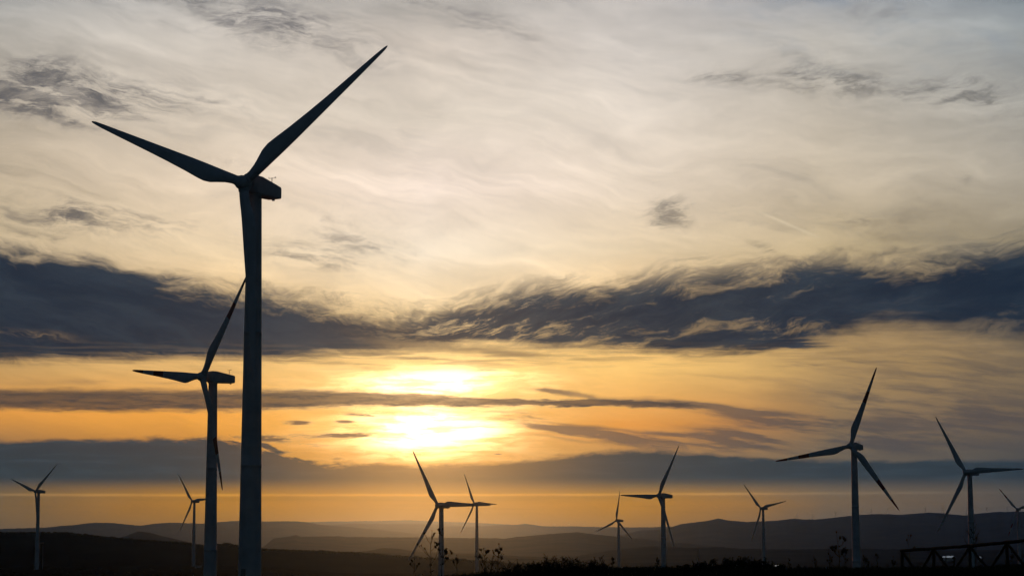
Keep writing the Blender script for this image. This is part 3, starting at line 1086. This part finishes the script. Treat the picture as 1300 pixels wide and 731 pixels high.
# broad faint smudges of thicker cloud
sm = smooth(fbm(U / 300.0 + wU, (V - U * 0.1) / 80.0 + wV, 80.0, 3, 0.5), 0.44, 0.66) * smooth(st1, 0.42, 0.66) * (1.0 - smooth(V, 330.0, 480.0)) * 0.40
col = layer(col, sm, (80, 80, 80), 0.30)

# bluer gaps high on the right and at the top left corner
bl = smooth(fbm(U / 130.0 + wU, (V - U * 0.2) / 46.0 + wV, 21.0, 6, 0.6), 0.46, 0.66) * smooth(V, 10.0, 150.0, 0.36, 0.0) * smooth(U, 780.0, 1150.0)
col = mixc(col, lin((112, 132, 152)), bl)

# --- the long dark bank across the sky
top = curve(U, uvpts([(-400, 280), (-150, 293), (0, 306), (100, 322), (200, 345), (300, 366), (400, 384), (460, 390), (520, 394), (560, 388), (600, 380), (650, 370), (720, 361), (800, 357), (850, 351), (950, 340), (1050, 332), (1150, 328), (1250, 319), (1330, 303), (1600, 290)]))
bot = curve(U, uvpts([(-400, 462), (0, 456), (200, 453), (420, 450), (500, 442), (560, 434), (620, 434), (700, 438), (800, 441), (900, 443), (980, 440), (1030, 432), (1080, 420), (1120, 413), (1160, 414), (1220, 422), (1280, 430), (1330, 430), (1600, 430)]))
# the fibres are combed down to the right on the left of the sun, up to the right beyond it
comb = curve(U, [(-400, 350), (0, 230), (200, 172), (400, 118), (520, 98), (600, 112), (700, 158), (800, 198), (950, 240), (1100, 268), (1300, 296), (1600, 330)])
fib = fbm(U / 135.0 + wU * 1.5, (V + comb * 0.75) / 30.0 + wV * 3.2, 31.0, 9, 0.70)
fine = fbm(U / 58.0 + wU * 1.8, (V + comb * 0.6) / 13.0 + wV * 3.0, 34.0, 6, 0.70)
lump = fbm(U / 150.0 + wU, (V + comb) / 42.0 + wV, 36.0, 4, 0.55)
strata = fbm(U / 130.0 + wU * 0.3, V / 8.0 + wV * 0.8, 38.0, 5, 0.6)
depth = (V - top) / 46.0
b1 = smooth(depth + (fib - 0.5) * 1.9 + (fine - 0.5) * 0.8 + (lump - 0.5) * 0.9, -0.36, 0.52)
bsoft = smooth(U, 980.0, 1120.0, 9.0, 20.0)
b2 = 1.0 - smooth(V + (strata - 0.5) * 22.0 + (fib - 0.5) * 26.0 + (lump - 0.5) * 16.0, bot + 2.0 - bsoft, bot + 2.0 + bsoft)
mid = gauss((U - 600.0) / 90.0) * 0.85 + gauss((U - 800.0) / 150.0) * 0.42 + gauss((U - 1260.0) / 60.0) * 0.4 + gauss((U - 1000.0) / 90.0) * 0.35
tear = smooth(fib * 0.50 + fine * 0.35 + lump * 0.15 + gauss((V - 422.0) / 14.0) * 0.07, 0.535, 0.635) * fn('MINIMUM', mid * 0.72, 0.8)
al = b1 * b2 * (1.0 - tear)
al = fn('MAXIMUM', al, smooth(patch(955, 434, 88, 8.5, 0.02, 1.3) * (0.35 + smooth(strata, 0.36, 0.6)), 0.18, 0.75))
shade = smooth(fib * 0.5 + lump * 0.5, 0.40, 0.62)
dark = mixc(lin((13, 31, 49)), mixc(lin((34, 48, 62)), lin((58, 64, 70)), gauss((U - 700.0) / 220.0)), shade)
dark = vop('ADD', dark, vop('SCALE', clear, 0.010))
col = mixc(col, dark, al * 0.985)
lt0 = patch(35, 428, 42, 4.5, 0.06, 1.0, None, PW)
col = mixc(col, vop('SCALE', clear, 0.75), lt0 * smooth(fib, 0.40, 0.58) * 0.8)
# the hem of thin streaks beneath it
hem = fbm(U / 110.0 + wU * 0.4, V / 6.5 + wV * 1.0, 41.0, 4, 0.6)
hm = gauss((V - 455.0) / 13.0) * smooth(hem, 0.44, 0.62) * (0.35 + gauss((U - 520.0) / 260.0) * 0.5)
col = layer(col, hm * 0.85, (70, 62, 56), 0.2)
sl = gauss((Vw - (447.0 + (U - 600.0) * 0.10)) / 5.0) * smooth(U, 430.0, 520.0) * (1.0 - smooth(U, 640.0, 730.0))
col = layer(col, sl * 0.75, (80, 66, 56), 0.2)

# --- soft brown streaks right of the sun
SO = [(720, 543, 95, 10, 0.16, 0.95), (655, 529, 60, 6, 0.22, 0.6), (820, 556, 120, 10, 0.03, 0.8), (940, 529, 105, 9, 0.16, 1.05), (1060, 543, 100, 11, 0.12, 0.8), (915, 556, 90, 14, 0.0, 0.9), (1010, 565, 110, 10, 0.0, 0.6), (1200, 532, 130, 20, 0.05, 0.7), (1090, 500, 90, 9, 0.1, 0.45), (1240, 470, 100, 18, 0.1, 0.5), (1180, 565, 120, 10, 0.0, 0.5),
      (870, 517, 60, 4, 0.1, 0.6), (700, 497, 30, 3, 0.05, 0.9), (765, 502, 60, 4, 0.1, 0.55), (1040, 462, 70, 5, -0.05, 0.55), (150, 487, 180, 5, 0.02, 0.4), (440, 524, 70, 5, 0.0, 0.45), (300, 470, 150, 6, 0.0, 0.3), (900, 478, 120, 7, 0.05, 0.3)]
pc = None
for x, y, rx, ry, rot, amp in SO:
    pc = patch(x, y, rx, ry, rot, amp, pc)
sw = fbm(U / 120.0 + wU * 0.8, (V - U * 0.11) / 11.0 + wV * 1.4, 45.0, 5, 0.62)
al = smooth(pc * (0.30 + smooth(sw, 0.36, 0.64) * 1.05), 0.05, 1.0)
col = layer(col, al * 0.88, (64, 62, 65), 0.17)
rs = smooth(sw, 0.40, 0.64) * smooth(U, 900.0, 1150.0) * gauss((V - 520.0) / 66.0) * 0.70
col = layer(col, rs, (66, 62, 64), 0.2)

# --- thin level bar in front of the sun
bc = curve(U, uvpts([(-400, 505), (0, 507), (150, 508), (300, 508), (450, 506), (520, 507), (600, 510), (700, 511), (800, 512), (890, 515), (1000, 519), (1600, 530)]))
bh = curve(U, [(-400, 12), (0, 13), (150, 14.5), (300, 14), (450, 11), (545, 8.5), (600, 7), (700, 5), (800, 4.6), (860, 4.0), (890, 2.2), (930, 1.0), (1600, 1.0)], 40.0)
bn = fbm(U / 46.0 + wU * 0.3, V / 6.5, 51.0, 6, 0.68)
bd = fn('ABSOLUTE', V - bc + (bn - 0.5) * 15.0)
al = 1.0 - smooth(bd / fn('MAXIMUM', bh, 0.25), 0.55, 1.25)
al = al * (1.0 - smooth(U, 860.0, 915.0))
def rimlight(col, al, k):
    r = al * (1.0 - al) * 4.0 * gauss((U - su) / 190.0) * gauss((V - sv + 20.0) / 80.0) * k
    n = NT.nodes.new('ShaderNodeCombineXYZ')
    for i, q in enumerate((1.0, 0.66, 0.30)): NT.links.new((r * q).s, n.inputs[i])
    return vop('ADD', col, n.outputs[0])


col = layer(col, al * smooth(bn, 0.3, 0.62, 1.0, 0.84), (50, 50, 55), 0.05)
col = rimlight(col, al, 0.30)

# --- small flat puffs by the sun
PF = [(378, 537, 19, 3.2, 0.0, 1.3), (470, 527, 40, 3.0, 0.03, 1.1), (625, 541, 26, 2.6, 0.05, 1.1), (585, 527, 30, 2.4, 0.04, 0.9), (405, 566, 30, 2.6, 0.03, 0.8), (610, 470, 40, 2.2, 0.04, 0.8), (440, 552.5, 52, 3.6, 0.0, 1.5), (437, 535.5, 17, 2.8, 0.0, 1.1), (340, 557, 42, 5.5, 0.02, 1.2), (352, 574, 34, 5, 0.05, 0.8), (262, 556, 30, 4, 0.0, 0.8), (648, 588, 14, 2, 0.0, 0.8), (632, 576, 9, 2, 0.05, 0.9), (135, 522, 26, 2, 0.0, 0.6), (135, 551, 12, 2, 0.0, 0.4)]
pd = None
PB = vec(U, V + (bn - 0.5) * 6.0)
for x, y, rx, ry, rot, amp in PF:
    pd = patch(x, y, rx, ry, rot, amp, pd, PB)
al = smooth(pd * (0.4 + smooth(bn, 0.34, 0.62)), 0.25, 1.0)
col = layer(col, al * 0.9, (60, 56, 54), 0.10)
col = rimlight(col, al, 0.30)

# --- the low grey deck
lt = curve(U, uvpts([(-400, 556), (0, 559), (120, 557), (250, 556), (300, 560), (340, 570), (370, 580), (420, 586), (500, 589), (600, 588), (660, 585), (720, 578), (770, 572), (840, 571), (900, 576), (980, 581), (1100, 584), (1320, 583), (1600, 583)]))
ln = fbm(U / 55.0, (V - lt) / 13.0, 61.0, 5, 0.62)
ln2 = fbm(U / 22.0, V / 7.0, 62.0, 5, 0.65)
l1 = smooth(V + (ln - 0.5) * (14.0 + gauss((U - 345.0) / 90.0) * 34.0) + (ln2 - 0.5) * (7.0 + gauss((U - 345.0) / 110.0) * 16.0), lt - 3.0, lt + 5.0)
l2 = 1.0 - smooth(V, 606.0, 629.0)
sunw = gauss((U - su) / 150.0)
al = l1 * l2 * (0.95 - sunw * 0.22)
deck = mixc(lin((40, 52, 60)), lin((84, 58, 28)), sunw * 0.9)
deck = mixc(deck, vop('SCALE', deck, 1.35), smooth(fbm(U / 90.0, V / 9.0, 64.0, 5, 0.6), 0.45, 0.7))
col = mixc(col, deck, al)
# bright slit and faint bars beneath it
li = gauss((V - 628.5 + (ln - 0.5) * 2.0) / 1.6) * (0.62 + 0.4 * smooth(fbm(U / 160.0, 3.0, 66.0, 3), 0.35, 0.6))
sl_col = vop('SCALE', clear, 1.55)
col = mixc(col, sl_col, li * smooth(U, 950.0, 1250.0, 1.0, 0.3))
bars = smooth(fbm(U / 230.0, V / 6.0, 71.0, 4, 0.5), 0.50, 0.68) * gauss((V - 641.0) / 9.0) * 0.30
col = mixc(col, vop('SCALE', clear, 0.55), bars)

# the short vapour trail
u0, v0 = sky_uv(962, 268); u1, v1 = sky_uv(1050, 306)
L = math.hypot(u1 - u0, v1 - v0); cx, cy = (u1 - u0) / L, (v1 - v0) / L
ta = ((U - u0) * cx + (V - v0) * cy) / L
tb = (V - v0) * cx - (U - u0) * cy
tr = gauss(tb / 1.7) * smooth(ta, -0.05, 0.2) * (1.0 - smooth(ta, 0.6, 1.02)) * 0.22
col = mixc(col, lin((245, 228, 195)), tr)

# the rest of the vault: clear evening air behind the viewer (Nishita), the cloud thinning out towards it
nis = NT.nodes.new('ShaderNodeTexSky')
nis.sky_type = 'NISHITA'
nis.sun_disc = False
nis.sun_elevation = se
nis.sun_rotation = sa
nis.altitude = 300
nis.dust_density = 2.0
sd = Vector((math.sin(sa) * math.cos(se), math.cos(sa) * math.cos(se), math.sin(se)))
dt = NT.nodes.new('ShaderNodeVectorMath'); dt.operation = 'DOT_PRODUCT'
NT.links.new(tcw.outputs['Generated'], dt.inputs[0]); dt.inputs[1].default_value = sd
far = smooth(fn('ARCCOSINE', S(dt.outputs['Value'])), R(17.5), R(33))
BACK = 0.021
back = vop('MULTIPLY', vop('SCALE', nis.outputs['Color'], BACK), (0.54, 0.80, 1.2))
col = mixc(col, back, far)
STR = 0.1
# the air between dims the lowest sky: the light beyond it is that much stronger
HAZE_D, HAZE_TOP, HAZE_LOW = 2.8e-5, 405.0, -95.0
path = HAZE_TOP / fn('MAXIMUM', DZ, 0.0077)
T = fn('EXPONENT', path * -HAZE_D)
gain = 1.0 / (T + (1.0 - T) * 0.16)
sunang = fn('ARCCOSINE', S(dt.outputs['Value']))
gain = 1.0 + (gain - 1.0) * (1.0 - gauss(sunang / R(6.0)) * 0.85)
gain = gain + (1.0 - gain) * far
col = vop('SCALE', col, gain)
bg = NT.nodes.new('ShaderNodeBackground')
bg.inputs['Strength'].default_value = STR
NT.links.new(vop('SCALE', col, 1.0 / STR), bg.inputs['Color'])
out = NT.nodes.new('ShaderNodeOutputWorld')
NT.links.new(bg.outputs[0], out.inputs['Surface'])
world.cycles.sampling_method = 'MANUAL'
world.cycles.sample_map_resolution = 512

# the veiled low sun
sun_d = bpy.data.lights.new('sun', 'SUN')
sun_d.energy = 0.235
sun_d.angle = R(2.0)
sun_d.color = (1.0, 0.21, 0.030)
sun = bpy.data.objects.new('sun', sun_d)
COL.objects.link(sun)
sun.rotation_euler = (-sd).to_track_quat('-Z', 'Y').to_euler()

# ------------------------------------------------------------------ haze
HAZE = True
if HAZE:
    bm = bmesh.new()
    box(bm, (0, 0, (HAZE_TOP + HAZE_LOW) / 2), (124000, 124000, HAZE_TOP - HAZE_LOW))
    hz = obj('haze', bm, None)
    tag(hz, kind='stuff')
    m = bpy.data.materials.new('haze_air')
    m.use_nodes = True
    nt = m.node_tree
    nt.nodes.clear()
    pv = nt.nodes.new('ShaderNodeVolumePrincipled')
    pv.inputs['Color'].default_value = (0.125, 0.32, 0.80, 1)
    pv.inputs['Density'].default_value = HAZE_D
    pv.inputs['Anisotropy'].default_value = 0.945
    mo = nt.nodes.new('ShaderNodeOutputMaterial')
    nt.links.new(pv.outputs[0], mo.inputs['Volume'])
    hz.data.materials.append(m)

# ------------------------------------------------------------------ render settings
scene.render.engine = 'CYCLES'
cy = scene.cycles
cy.max_bounces = 4
cy.diffuse_bounces = 1
cy.glossy_bounces = 2
cy.transmission_bounces = 1
cy.volume_bounces = 0
cy.use_denoising = True
cy.use_adaptive_sampling = True
cy.adaptive_threshold = 0.02
cy.adaptive_min_samples = 8
scene.view_settings.view_transform = 'Standard'
scene.view_settings.look = 'None'
scene.view_settings.exposure = 0.0
scene.view_settings.gamma = 1.0
